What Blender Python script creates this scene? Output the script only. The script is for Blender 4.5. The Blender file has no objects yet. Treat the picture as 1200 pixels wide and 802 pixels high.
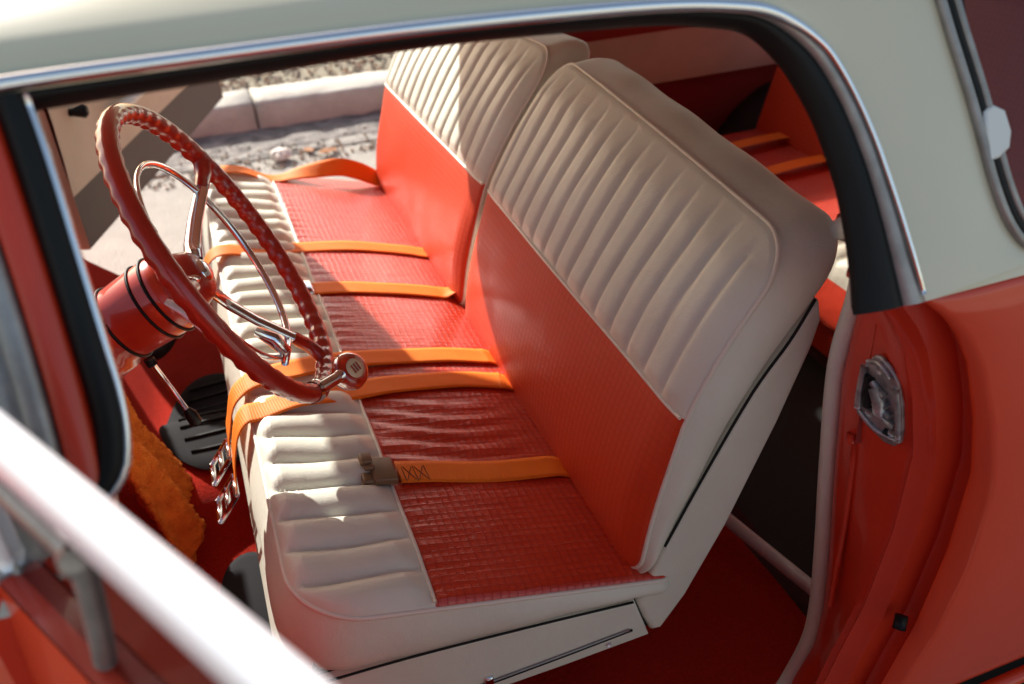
import bpy, math, random
import numpy as np
from mathutils import Vector, Matrix
random.seed(7); rng = np.random.default_rng(7)
R = math.radians
scene = bpy.context.scene
COL = scene.collection

# ------------------------------------------------------------------ materials
def new_mat(name):
    m = bpy.data.materials.new(name); m.use_nodes = True
    nt = m.node_tree; b = nt.nodes['Principled BSDF']
    return m, nt, b
def N(nt, t, **k):
    n = nt.nodes.new(t)
    for a, v in k.items():
        if a in n.inputs: n.inputs[a].default_value = v
        else: setattr(n, a, v)
    return n
def L(nt, a, b): nt.links.new(a, b)
def math_n(nt, op, a, b=None):
    n = nt.nodes.new('ShaderNodeMath'); n.operation = op
    for i, v in enumerate((a, b)):
        if v is None: continue
        if hasattr(v, 'links'): nt.links.new(v, n.inputs[i])
        else: n.inputs[i].default_value = v
    return n.outputs[0]
def mat(name, col, rough=.5, metal=0, col2=None, nscale=6, namt=.5, bump=0, bscale=200, bdist=.001, rvar=0, coat=0, spec=.5, aniso=0, trans=0, sheen=0, detail=4):
    m, nt, b = new_mat(name)
    b.inputs['Base Color'].default_value = (*col, 1); b.inputs['Roughness'].default_value = rough
    b.inputs['Metallic'].default_value = metal; b.inputs['Coat Weight'].default_value = coat
    b.inputs['Coat Roughness'].default_value = .06
    b.inputs['Specular IOR Level'].default_value = spec; b.inputs['Transmission Weight'].default_value = trans
    b.inputs['Sheen Weight'].default_value = sheen
    tc = N(nt, 'ShaderNodeTexCoord')
    if col2 or rvar:
        n1 = N(nt, 'ShaderNodeTexNoise', Scale=nscale, Detail=detail, Roughness=.6); L(nt, tc.outputs['Object'], n1.inputs['Vector'])
        rp = N(nt, 'ShaderNodeMapRange'); rp.inputs[1].default_value = .5 - namt/2*.6; rp.inputs[2].default_value = .5 + namt/2*.6
        L(nt, n1.outputs['Fac'], rp.inputs[0])
        if col2:
            mx = N(nt, 'ShaderNodeMix'); mx.data_type = 'RGBA'
            mx.inputs[6].default_value = (*col, 1); mx.inputs[7].default_value = (*col2, 1)
            L(nt, rp.outputs[0], mx.inputs[0]); L(nt, mx.outputs[2], b.inputs['Base Color'])
        if rvar:
            r2 = N(nt, 'ShaderNodeMapRange'); r2.inputs[3].default_value = rough - rvar; r2.inputs[4].default_value = rough + rvar
            L(nt, n1.outputs['Fac'], r2.inputs[0]); L(nt, r2.outputs[0], b.inputs['Roughness'])
    if bump:
        n2 = N(nt, 'ShaderNodeTexNoise', Scale=bscale, Detail=3.0); L(nt, tc.outputs['Object'], n2.inputs['Vector'])
        bp = N(nt, 'ShaderNodeBump', Strength=bump, Distance=bdist); L(nt, n2.outputs['Fac'], bp.inputs['Height'])
        L(nt, bp.outputs[0], b.inputs['Normal'])
    return m
CREAM = (.715, .72, .615)
def leather(name, col, col2, rough):
    """vinyl hide: fine grain, slow creases"""
    m, nt, b = new_mat(name)
    tc = N(nt, 'ShaderNodeTexCoord'); o = tc.outputs['Object']
    n1 = N(nt, 'ShaderNodeTexNoise', Scale=5., Detail=5., Roughness=.6); L(nt, o, n1.inputs['Vector'])
    mx = N(nt, 'ShaderNodeMix'); mx.data_type = 'RGBA'; mx.inputs[6].default_value = (*col, 1); mx.inputs[7].default_value = (*col2, 1)
    rp = N(nt, 'ShaderNodeMapRange'); rp.inputs[1].default_value = .35; rp.inputs[2].default_value = .7
    L(nt, n1.outputs['Fac'], rp.inputs[0]); L(nt, rp.outputs[0], mx.inputs[0]); L(nt, mx.outputs[2], b.inputs['Base Color'])
    r2 = N(nt, 'ShaderNodeMapRange'); r2.inputs[3].default_value = rough-.08; r2.inputs[4].default_value = rough+.1
    L(nt, n1.outputs['Fac'], r2.inputs[0]); L(nt, r2.outputs[0], b.inputs['Roughness'])
    v = N(nt, 'ShaderNodeTexVoronoi', Scale=420.); L(nt, o, v.inputs['Vector'])
    n3 = N(nt, 'ShaderNodeTexNoise', Scale=22., Detail=3., Distortion=.8); L(nt, o, n3.inputs['Vector'])
    b1 = N(nt, 'ShaderNodeBump', Strength=.25, Distance=.0006); L(nt, v.outputs['Distance'], b1.inputs['Height'])
    b2 = N(nt, 'ShaderNodeBump', Strength=.35, Distance=.004); L(nt, n3.outputs['Fac'], b2.inputs['Height']); L(nt, b1.outputs[0], b2.inputs['Normal'])
    L(nt, b2.outputs[0], b.inputs['Normal'])
    return m
def woven(name, col, dark, rough, s=.0135, strength=.8, crease=.0, coat=.4):
    """basket-woven vinyl, cells in metres of UV"""
    m, nt, b = new_mat(name)
    uv = N(nt, 'ShaderNodeUVMap'); sp = N(nt, 'ShaderNodeSeparateXYZ'); L(nt, uv.outputs[0], sp.inputs[0])
    tw = N(nt, 'ShaderNodeTexCoord'); wn = N(nt, 'ShaderNodeTexNoise', Scale=16., Detail=2.); L(nt, tw.outputs['Object'], wn.inputs['Vector'])
    sw = N(nt, 'ShaderNodeSeparateXYZ'); L(nt, wn.outputs['Color'], sw.inputs[0])
    u = math_n(nt, 'DIVIDE', math_n(nt, 'ADD', sp.outputs[0], math_n(nt, 'MULTIPLY', sw.outputs[0], .007)), s); v = math_n(nt, 'DIVIDE', math_n(nt, 'ADD', sp.outputs[1], math_n(nt, 'MULTIPLY', sw.outputs[1], .007)), s)
    su = math_n(nt, 'ABSOLUTE', math_n(nt, 'SINE', math_n(nt, 'MULTIPLY', u, math.pi)))
    sv = math_n(nt, 'ABSOLUTE', math_n(nt, 'SINE', math_n(nt, 'MULTIPLY', v, math.pi)))
    ck = math_n(nt, 'ABSOLUTE', math_n(nt, 'MODULO', math_n(nt, 'ADD', math_n(nt, 'FLOOR', u), math_n(nt, 'FLOOR', v)), 2.))
    pu = math_n(nt, 'POWER', su, .45); pv = math_n(nt, 'POWER', sv, .45)
    # strands inside every cell run one way or the other
    cu = math_n(nt, 'MULTIPLY', math_n(nt, 'ABSOLUTE', math_n(nt, 'SINE', math_n(nt, 'MULTIPLY', u, math.pi*3))), .25)
    cv = math_n(nt, 'MULTIPLY', math_n(nt, 'ABSOLUTE', math_n(nt, 'SINE', math_n(nt, 'MULTIPLY', v, math.pi*3))), .25)
    mixs = N(nt, 'ShaderNodeMix'); L(nt, ck, mixs.inputs[0]); L(nt, cu, mixs.inputs[2]); L(nt, cv, mixs.inputs[3])
    h = math_n(nt, 'MULTIPLY', math_n(nt, 'MULTIPLY', pu, pv), math_n(nt, 'ADD', mixs.outputs[0], .75))
    tc = N(nt, 'ShaderNodeTexCoord')
    n1 = N(nt, 'ShaderNodeTexNoise', Scale=7., Detail=5., Roughness=.6); L(nt, tc.outputs['Object'], n1.inputs['Vector'])
    mx = N(nt, 'ShaderNodeMix'); mx.data_type = 'RGBA'; mx.inputs[6].default_value = (*dark, 1); mx.inputs[7].default_value = (*col, 1)
    f = math_n(nt, 'ADD', math_n(nt, 'MULTIPLY', h, .75), math_n(nt, 'SUBTRACT', n1.outputs['Fac'], .3))
    cl = N(nt, 'ShaderNodeClamp'); L(nt, f, cl.inputs[0]); L(nt, cl.outputs[0], mx.inputs[0]); L(nt, mx.outputs[2], b.inputs['Base Color'])
    r2 = N(nt, 'ShaderNodeMapRange'); r2.inputs[3].default_value = rough-.1; r2.inputs[4].default_value = rough+.12
    L(nt, n1.outputs['Fac'], r2.inputs[0]); L(nt, r2.outputs[0], b.inputs['Roughness'])
    bp = N(nt, 'ShaderNodeBump', Strength=strength, Distance=.0012); L(nt, h, bp.inputs['Height'])
    last = bp
    if crease:
        mp = N(nt, 'ShaderNodeMapping'); mp.inputs['Scale'].default_value = (9, 38, 20); L(nt, tc.outputs['Object'], mp.inputs[0])
        n4 = N(nt, 'ShaderNodeTexNoise', Scale=1., Detail=2., Distortion=1.2); L(nt, mp.outputs[0], n4.inputs['Vector'])
        b3 = N(nt, 'ShaderNodeBump', Strength=crease, Distance=.006); L(nt, n4.outputs['Fac'], b3.inputs['Height']); L(nt, bp.outputs[0], b3.inputs['Normal']); last = b3
    L(nt, last.outputs[0], b.inputs['Normal'])
    b.inputs['Coat Weight'].default_value = coat; b.inputs['Coat Roughness'].default_value = .2
    b.inputs['Specular IOR Level'].default_value = .35 if coat < .1 else .5
    return m
def webbing(name, col, dark):
    m, nt, b = new_mat(name)
    uv = N(nt, 'ShaderNodeUVMap'); sp = N(nt, 'ShaderNodeSeparateXYZ'); L(nt, uv.outputs[0], sp.inputs[0])
    d1 = math_n(nt, 'ABSOLUTE', math_n(nt, 'SINE', math_n(nt, 'MULTIPLY', sp.outputs[1], math.pi/.004)))
    d2 = math_n(nt, 'ABSOLUTE', math_n(nt, 'SINE', math_n(nt, 'MULTIPLY', sp.outputs[0], math.pi/.0022)))
    h = math_n(nt, 'ADD', d1, math_n(nt, 'MULTIPLY', d2, .5))
    tc = N(nt, 'ShaderNodeTexCoord'); n1 = N(nt, 'ShaderNodeTexNoise', Scale=18., Detail=4.); L(nt, tc.outputs['Object'], n1.inputs['Vector'])
    mx = N(nt, 'ShaderNodeMix'); mx.data_type = 'RGBA'; mx.inputs[6].default_value = (*dark, 1); mx.inputs[7].default_value = (*col, 1)
    cl = N(nt, 'ShaderNodeClamp'); L(nt, math_n(nt, 'ADD', math_n(nt, 'MULTIPLY', h, .6), math_n(nt, 'SUBTRACT', n1.outputs['Fac'], .05)), cl.inputs[0])
    L(nt, cl.outputs[0], mx.inputs[0]); L(nt, mx.outputs[2], b.inputs['Base Color'])
    bp = N(nt, 'ShaderNodeBump', Strength=.5, Distance=.0006); L(nt, h, bp.inputs['Height']); L(nt, bp.outputs[0], b.inputs['Normal'])
    b.inputs['Roughness'].default_value = .62; b.inputs['Specular IOR Level'].default_value = .3
    return m
def glass(name, tint=(.93, .94, .93), refl=.05):
    m = bpy.data.materials.new(name); m.use_nodes = True; nt = m.node_tree
    for n in list(nt.nodes): nt.nodes.remove(n)
    o = N(nt, 'ShaderNodeOutputMaterial'); t = N(nt, 'ShaderNodeBsdfTransparent'); t.inputs[0].default_value = (*tint, 1)
    g = N(nt, 'ShaderNodeBsdfGlossy'); g.inputs['Roughness'].default_value = .02
    lw = N(nt, 'ShaderNodeLayerWeight', Blend=.5); mx = N(nt, 'ShaderNodeMixShader')
    L(nt, math_n(nt, 'ADD', math_n(nt, 'MULTIPLY', math_n(nt, 'POWER', lw.outputs[1], 5.), .8), refl), mx.inputs[0]); L(nt, t.outputs[0], mx.inputs[1]); L(nt, g.outputs[0], mx.inputs[2]); L(nt, mx.outputs[0], o.inputs[0])
    return m
RED = (.60, .050, .016)
M = dict(
 cream=leather('cream_vinyl', CREAM, (.64, .635, .53), .44),
 cream_dull=leather('cream_trim', (.60, .55, .45), (.52, .47, .38), .55),
 piping=mat('piping_vinyl', (.74, .69, .59), .4),
 red_woven=woven('red_woven_vinyl', (.58, .040, .012), (.42, .022, .008), .36, s=.0112, strength=.85, crease=.4),
 red_woven_back=woven('red_woven_back_vinyl', (.62, .054, .012), (.55, .044, .010), .50, s=.0118, strength=.3, coat=.03),
 red_vinyl=leather('red_vinyl', (.60, .042, .012), (.52, .032, .010), .5),
 belt=webbing('orange_webbing', (.86, .205, .010), (.70, .125, .007)),
 thread=mat('stitch_thread', (.18, .05, .012), .8),
 chrome=mat('chrome', (.78, .79, .82), .1, 1, rvar=.05, nscale=12),
 chrome_soft=mat('satin_chrome', (.90, .91, .97), .38, .35, rvar=.08, nscale=20),
 chrome_dull=mat('dull_grey_chrome', (.36, .34, .33), .42, .6, col2=(.26, .25, .24), nscale=40),  # darker, rougher grey version of the chrome
 rubber_mat=mat('rubber_mat', (.022, .022, .024), .9, 0, bump=.3, bscale=200, spec=.12),
 zinc=mat('zinc_casting', (.50, .51, .52), .45, .75, col2=(.26, .26, .27), nscale=60, bump=.5, bscale=70, bdist=.003),
 paint_red=mat('orange_red_paint', (.72, .056, .013), .34, 0, col2=(.66, .050, .011), nscale=2, coat=.45, spec=.4, bump=.06, bscale=9, bdist=.002),
 paint_jamb=mat('red_jamb_paint', (.62, .040, .012), .4, 0, col2=(.54, .032, .010), nscale=5, coat=.4, spec=.35, bump=.15, bscale=30, bdist=.001),
 paint_cream=mat('cream_paint', (.66, .61, .46), .3, 0, col2=(.62, .57, .42), nscale=2, coat=.7, bump=.05, bscale=7, bdist=.002),
 wheel=mat('red_wheel_plastic', (.46, .022, .009), .3, 0, col2=(.36, .02, .011), nscale=10, coat=.7, bump=.05, bscale=60),
 enamel=mat('red_column_enamel', (.62, .045, .011), .28, 0, col2=(.50, .035, .014), nscale=8, coat=.9),
 rubber=mat('black_rubber', (.006, .006, .006), .5, 0, spec=.25, bump=.2, bscale=150),
 rubber_grey=mat('grey_rubber', (.020, .021, .023), .65, 0, col2=(.034, .034, .036), nscale=25, bump=.2, bscale=150),
 black=mat('black_gap', (.004, .004, .004), .8),
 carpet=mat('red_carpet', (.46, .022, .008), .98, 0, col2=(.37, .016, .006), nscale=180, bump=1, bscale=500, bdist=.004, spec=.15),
 carpet_shaded=mat('shaded_carpet', (.045, .006, .005), .95, bump=.8, bscale=500, bdist=.004),  # carpet colour darkened to paint in the shade behind the front seat
 towel=mat('orange_terry', (.90, .235, .035), .98, 0, col2=(.72, .15, .022), nscale=45, bump=1, bscale=330, bdist=.004, spec=.15),
 tan=mat('tan_plastic', (.17, .105, .05), .45, bump=.2, bscale=80),
 white_metal=mat('white_enamel', (.60, .57, .57), .4, col2=(.5, .47, .47), nscale=30),
 knob_red=mat('red_resin', (.50, .03, .01), .08, 0, coat=1, trans=.35),
 emblem=mat('cream_enamel', (.7, .62, .4), .3, 0, coat=.6),
 headliner=mat('headliner', (.50, .42, .32), .9),
 door_trim=leather('tan_door_trim', (.56, .46, .33), (.50, .41, .29), .5),
 door_lower=mat('grey_kick_trim', (.12, .105, .085), .8, bump=.4, bscale=200),  # plain dark grey along the bottom of the door
 dark_red=mat('dark_red_trim', (.26, .018, .014), .6, bump=.2, bscale=150),
 glass=glass('thin_glass'), glass_dark=glass('quarter_glass', (.36, .33, .28), .04), glass_door=glass('door_glass', (.34, .32, .33), .03),
 clear_plastic=mat('milky_plastic', (.72, .73, .70), .35),
 asphalt=mat('pale_asphalt', (.40, .375, .335), .9, 0, col2=(.30, .28, .245), nscale=9, namt=.9, bump=.8, bscale=90, bdist=.01, detail=8),
 concrete=mat('kerb_concrete', (.56, .53, .47), .9, 0, col2=(.38, .35, .31), nscale=9, namt=.9, bump=.6, bscale=60, bdist=.008, detail=8),
 gutter=mat('shaded_gutter', (.34, .31, .28), .9, 0, col2=(.10, .09, .085), nscale=11, namt=.6, bump=.9, bscale=70, bdist=.012, detail=8),  # patchy asphalt; its dark tone also paints in shadowed debris
 dirt=mat('verge_dirt', (.42, .37, .28), .95, 0, col2=(.22, .19, .13), nscale=16, namt=.9, bump=1, bscale=60, bdist=.02, detail=8),
 leaf=mat('dry_leaf', (.42, .16, .03), .7, 0, col2=(.26, .09, .02), nscale=30),
 paper=mat('paper_scrap', (.75, .72, .66), .8, bump=.4, bscale=60, bdist=.004),
 tyre=mat('tyre_rubber', (.02, .02, .02), .75, bump=.3, bscale=90),
)
def stone_mat():
    m, nt, b = new_mat('gravel_stones')
    g = N(nt, 'ShaderNodeNewGeometry'); rp = N(nt, 'ShaderNodeValToRGB')
    e = rp.color_ramp.elements; e[0].color = (.16, .13, .10, 1); e[1].color = (.62, .58, .50, 1)
    x = e.new(.5); x.color = (.34, .30, .23, 1); x = e.new(.85); x.color = (.30, .15, .07, 1)
    L(nt, g.outputs['Random Per Island'], rp.inputs[0]); L(nt, rp.outputs[0], b.inputs['Base Color']); b.inputs['Roughness'].default_value = .9
    return m
M['stones'] = stone_mat()

# ------------------------------------------------------------------ mesh helpers
def link(name, verts, faces, m, parent=None, smooth=True, uvs=None):
    me = bpy.data.meshes.new(name)
    me.from_pydata([tuple(map(float, v)) for v in verts], [], [tuple(int(i) for i in f) for f in faces])
    if uvs is not None:
        ul = me.uv_layers.new(name='UVMap')
        li = np.empty(len(me.loops), dtype=np.int32); me.loops.foreach_get('vertex_index', li)
        ul.data.foreach_set('uv', np.asarray(uvs, dtype=np.float32)[li].ravel())
    me.materials.append(M[m] if isinstance(m, str) else m)
    me.polygons.foreach_set('use_smooth', [smooth]*len(me.polygons))
    me.update()
    o = bpy.data.objects.new(name, me); COL.objects.link(o)
    if parent is not None: o.parent = parent
    return o
class MB:
    def __init__(s): s.v = []; s.f = []; s.uv = []
    def add(s, v, f, uv=None):
        k = len(s.v); s.v += [tuple(p) for p in v]; s.f += [tuple(i+k for i in q) for q in f]
        s.uv += [tuple(p) for p in (uv if uv is not None else [(0, 0)]*len(v))]
        return s
    def grid(s, P, closed_u=False, closed_v=False, uv=None):
        P = np.asarray(P); nu, nv = P.shape[:2]; f = []
        for i in range(nu if closed_u else nu-1):
            for j in range(nv if closed_v else nv-1):
                f.append((i*nv+j, ((i+1) % nu)*nv+j, ((i+1) % nu)*nv+(j+1) % nv, i*nv+(j+1) % nv))
        return s.add(P.reshape(-1, 3), f, None if uv is None else np.asarray(uv).reshape(-1, 2))
    def tube(s, pts, r, n=12, cap=True, flat=1., up=(0, 0, 1)):
        pts = [Vector(p) for p in pts]; K = len(pts); rr = r if hasattr(r, '__len__') else [r]*K
        rings = []; prev = None
        for i, p in enumerate(pts):
            t = (pts[min(i+1, K-1)]-pts[max(i-1, 0)]).normalized()
            a = prev if prev is not None else Vector(up)
            a = a - t*a.dot(t)
            if a.length < 1e-4: a = Vector((1, 0, 0)) - t*t.x
            a.normalize(); prev = a; b = t.cross(a)
            rings.append([p+(a*math.cos(q)*flat+b*math.sin(q))*rr[i] for q in np.linspace(0, 2*math.pi, n, endpoint=False)])
        k = len(s.v); s.grid([[list(v) for v in r_] for r_ in rings], closed_v=True)
        if cap:
            s.f.append(tuple(k+j for j in range(n))[::-1]); s.f.append(tuple(k+(K-1)*n+j for j in range(n)))
        return s
    def prism(s, poly, y0, y1, bev=.0, axis=1, steps=3):
        """extrude a polygon given in the two other axes, with rounded ends"""
        poly = np.asarray(poly, float); c = poly.mean(0); n = len(poly)
        # inward offset per vertex
        prv = np.roll(poly, 1, 0); nx = np.roll(poly, -1, 0)
        t = nx-prv; t /= np.linalg.norm(t, axis=1)[:, None]+1e-9; nr = np.stack([-t[:, 1], t[:, 0]], 1)
        area = .5*np.sum(poly[:, 0]*nx[:, 1]-nx[:, 0]*poly[:, 1])
        if area < 0: nr = -nr
        rows = []
        ang = np.linspace(0, math.pi/2, steps+1) if bev else [math.pi/2]
        for q in ang: rows.append((y0+bev*(1-math.sin(q)), bev*(1-math.cos(q))))
        # q=0 : y0+bev, inset 0 ; q=pi/2 : y0, inset bev
        rows = rows[::-1]
        rows2 = [(y1-(a-y0), b) for a, b in rows[::-1]]
        allr = rows+rows2
        P = []
        for yy, ins in allr:
            q = poly+nr*ins
            P.append([self_pt(a, b, yy, axis) for a, b in q])
        k = len(s.v); s.grid(P, closed_v=True)
        s.add(P[0], [tuple(range(n))]); s.add(P[-1], [tuple(range(n))[::-1]])
        return s
    def box(s, x0, x1, y0, y1, z0, z1, bev=.0):
        return s.prism([(x0, z0), (x1, z0), (x1, z1), (x0, z1)] if not bev else rrect(x0, x1, z0, z1, bev), y0, y1, bev)
    def build(s, name, m, parent=None, smooth=True, uv=False):
        o = link(name, s.v, s.f, m, parent, smooth, s.uv if uv else None)
        return o
def self_pt(a, b, y, axis):
    return (a, y, b) if axis == 1 else ((y, a, b) if axis == 0 else (a, b, y))
def rrect(x0, x1, z0, z1, r, n=4):
    p = []
    for cx, cz, a0 in ((x1-r, z1-r, 0), (x0+r, z1-r, 90), (x0+r, z0+r, 180), (x1-r, z0+r, 270)):
        for k in range(n+1):
            a = R(a0+90*k/n); p.append((cx+r*math.cos(a), cz+r*math.sin(a)))
    return p
def edge_split(o, ang=35):
    me = o.data
    try: me.set_sharp_from_angle(angle=R(ang))
    except Exception: pass
    return o
def smooth_path(pts, n=8):
    """Catmull-Rom through the points"""
    P = [np.array(p, float) for p in pts]; P = [2*P[0]-P[1]]+P+[2*P[-1]-P[-2]]; out = []
    for i in range(1, len(P)-2):
        for t in np.linspace(0, 1, n, endpoint=False):
            out.append(.5*((2*P[i])+(-P[i-1]+P[i+1])*t+(2*P[i-1]-5*P[i]+4*P[i+1]-P[i+2])*t*t+(-P[i-1]+3*P[i]-3*P[i+1]+P[i+2])*t**3))
    out.append(P[-2]); return out
def tag(o, label=None, cat=None, group=None, kind=None):
    for k, v in (('label', label), ('category', cat), ('group', group), ('kind', kind)):
        if v: o[k] = v
    return o

# ------------------------------------------------------------------ upholstered pad
def rr_sdf(a, b, a0, a1, b0, b1, rad):
    """distance inside a rounded rectangle, rad = dict of the four corner radii"""
    mid = (a0+a1)/2; midb = (b0+b1)/2
    da = min(a-a0, a1-a); db = min(b-b0, b1-b)
    r = rad[(0 if a < mid else 1) + (0 if b < midb else 2)]
    if r > 0 and da < r and db < r: return r-math.hypot(r-da, r-db)
    return min(da, db)
class Pad:
    def __init__(s, a0, a1, b0, b1, rad, e, h, Mp, fade=.014): s.__dict__.update(locals())
    def amin(s, b, side):
        mid = (s.b0+s.b1)/2; r = s.rad[side+(0 if b < mid else 2)]; db = min(b-s.b0, s.b1-b)
        ins = 0 if db >= r or r <= 0 else r-math.sqrt(max(0, r*r-(r-db)**2))
        return s.a0+ins if side == 0 else s.a1-ins
    def H(s, a, b):
        d = max(0, rr_sdf(a, b, s.a0, s.a1, s.b0, s.b1, s.rad)); k = min(1, d/s.e)
        return s.h(a, b)*math.sin(math.pi/2*min(1, d/s.fade)) - s.e*(1-math.sqrt(max(0, 1-(1-k)**2)))
    def P(s, a, b, c=0): return s.Mp(a, b, s.H(a, b)+c)
    def top(s, b_lo, b_hi, na, nb, name, m, parent):
        ts = np.linspace(0, 1, nb+1); bs = []
        for t in ts: bs.append(b_lo+(b_hi-b_lo)*t)
        # denser near true edges
        ex = []
        for b in (s.b0, s.b1):
            for q in (0, .0008, .003, .007, .013, .02): ex.append(b+q if b == s.b0 else b-q)
        bs = sorted(set([round(b, 5) for b in bs+[x for x in ex if b_lo-1e-6 <= x <= b_hi+1e-6]]))
        u = np.linspace(0, 1, na+1); g = []; uv = []
        w = s.a1-s.a0; eu = [q/w for q in (.0008, .003, .007, .013, .02)]
        u = np.array(sorted(set(list(u)+eu+[1-q for q in eu])))
        for b in bs:
            lo, hi = s.amin(b, 0), s.amin(b, 1)
            g.append([s.P(lo+(hi-lo)*q, b) for q in u]); uv.append([(lo+(hi-lo)*q, b) for q in u])
        return MB().grid(g, uv=uv).build(name, m, parent, uv=True)
    def outline(s, n=10):
        pts = []
        def arc(ca, cb, r, t0, t1):
            for k in range(n+1):
                t = R(t0+(t1-t0)*k/n); pts.append((ca+r*math.cos(t), cb+r*math.sin(t)))
        r = s.rad
        arc(s.a1-r[3], s.b1-r[3], r[3], 0, 90); arc(s.a0+r[2], s.b1-r[2], r[2], 90, 180)
        arc(s.a0+r[0], s.b0+r[0], r[0], 180, 270); arc(s.a1-r[1], s.b0+r[1], r[1], 270, 360)
        out = []
        for i, p in enumerate(pts):
            q = pts[(i+1) % len(pts)]; L_ = math.dist(p, q); k = max(1, int(L_/.03))
            for j in range(k): out.append((p[0]+(q[0]-p[0])*j/k, p[1]+(q[1]-p[1])*j/k))
        return out
    def skirt(s, depth, name, m, parent, bulge=.006, K=8, back=True, tuck=.012):
        o = s.outline(); cx, cb = (s.a0+s.a1)/2, (s.b0+s.b1)/2; rows = []; n = len(o)
        nrm = []
        for i in range(n):
            p, q = o[i-1], o[(i+1) % n]; t = (q[0]-p[0], q[1]-p[1]); l = math.hypot(*t) or 1; nrm.append((t[1]/l, -t[0]/l))
        for k in range(K+1):
            f = k/K; row = []
            for (a, b), (na_, nb_) in zip(o, nrm):
                off = bulge*math.sin(math.pi*min(1, f*1.05))-tuck*max(0, (f-.8)/.2)**2
                off += .0016*math.sin(a*37+b*51)*math.sin(math.pi*f)
                row.append(s.Mp(a+na_*off, b+nb_*off, -s.e-depth(a, b)*f))
            rows.append(row)
        mb = MB().grid(rows, closed_v=True)
        if back: mb.f.append(tuple(len(mb.v)-n+j for j in range(n)))
        return mb.build(name, m, parent)
    def line(s, ab, c=0.): return [s.P(a, b, c) for a, b in ab]

def pleat(t, w, amp, p=2.2):
    f = (t/w) % 1.0; return amp*(1-abs(2*f-1)**p)

# ================================================================== THE CAR
car = bpy.data.objects.new('station_wagon', None); COL.objects.link(car); car.location = (0, 0, 0)
tag(car, 'two-door vintage station wagon, cream roof over orange-red body, red and cream bench seats, doors open', 'car')
CY = .73                      # centre line of the car
def mir(p): return (p[0], 2*CY-p[1], p[2])

# ---------------------------------------------------------------- front seat
SL = .27; sl = math.hypot(1, SL)
fx, fz = -1/sl, SL/sl; nx_, nz_ = SL/sl, 1/sl
def Mcush(a, b, c): return (fx*b+nx_*c, a, .6+fz*b+nz_*c)
def hc(a, b):
    crown = .011*math.sin(math.pi*min(1, max(0, (b+.08)/.52)))*max(0, math.sin(math.pi*min(1, max(0, a/1.44))))**.6
    dip = -.006*math.exp(-((a-.36)/.2)**2-((b-.2)/.15)**2)
    if b >= .268:
        f = min(1, (b-.268)/.03)
        wob = .004*math.sin(b*19+a*7)
        return crown+pleat(a+wob, .0565, .0145*f, 2.4)-.002+.0015*math.sin(a*31+b*40)
    q = .0
    # pulled creases across the driver's woven panel
    q += .0032*math.exp(-((a-.33)/.11)**2)*math.sin(a*165+3.2*math.sin(b*16)+b*9)*math.exp(-((b-.17)/.12)**2)
    q += .0018*math.exp(-((b-.262)/.03)**2)*math.sin(a*210)
    return crown+dip+q+.0015*math.sin(a*9+b*6)
crad = {0: .02, 1: .02, 2: .085, 3: .085}
cush = Pad(0.0, 1.44, -.06, .432, crad, .009, hc, Mcush, .022)
# seat base is the part, everything upholstered hangs under it
base = MB()
bp_ = [(-.428, .602), (-.30, .594), (-.15, .577), (.002, .556), (.026, .478), (-.1, .474), (-.25, .474), (-.43, .475), (-.457, .505), (-.455, .55)]
base.prism(bp_[::-1], .002, 1.438, bev=.006, steps=4)
seat = base.build('front_seat', 'cream', car); edge_split(seat, 60)
tag(seat, 'front bench seat in red woven and pleated cream vinyl with split backrest')
cush.top(-.06, .27, 150, 40, 'cushion_insert', 'red_woven', seat)
cush.top(.27, .432, 420, 34, 'pleated_border', 'cream', seat)
cush.skirt(lambda a, b: .026+.078*max(0, b)/.43, 'cushion_side', 'cream', seat, bulge=.007)
pip = MB()
pip.tube([cush.P(a, .27, .001) for a in np.linspace(.004, 1.436, 120)], .0026, 8)
pip.tube([cush.Mp(a, b, -.007) for a, b in cush.outline()]+[cush.Mp(*cush.outline()[0], -.007)], .0030, 8)
pip.build('piping', 'piping', seat)
# floor frame / gap under the cushion
MB().prism([(-.40, .47), (.02, .47), (.02, .40), (-.40, .40)], .16, 1.3).build('seat_riser', 'black', seat, smooth=False)
MB().prism([(-.415, .590), (.006, .545), (.004, .562), (-.41, .625)], .014, 1.426).build('seat_gap', 'black', seat, smooth=False)
# chrome rail trim on the near face of the base, with its screw
MB().tube(smooth_path([(-.425, -.0005, .6045), (-.30, -.0005, .5965), (-.15, -.0005, .5795), (-.002, .0005, .5585)], 6), .0017, 6).build('seat_seam', 'black', seat)
ct = MB()
ct.tube(smooth_path([(-.43, .000, .489), (-.3, .0, .495), (-.2, .0, .499), (-.1, .0, .502), (-.006, .0, .506)], 6), .0015, 8)
ct.build('trim_strip', 'chrome_dull', seat)
ct = MB(); ct.tube([(-.43, .0, .486), (-.3, .0, .492), (-.2, .0, .496), (-.1, .0, .499), (-.002, .0, .5035)], .0016, 6); ct.build('trim_groove', 'black', seat)
ct = MB(); ct.box(-.212, -.200, -.003, .004, .488, .510, .003); ct.build('trim_clip', 'chrome', seat)
ct = MB(); ct.tube([(-.036, .000, .489), (-.036, .004, .489)], .0038, 14); ct.build('screw', 'chrome_soft', seat)

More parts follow.
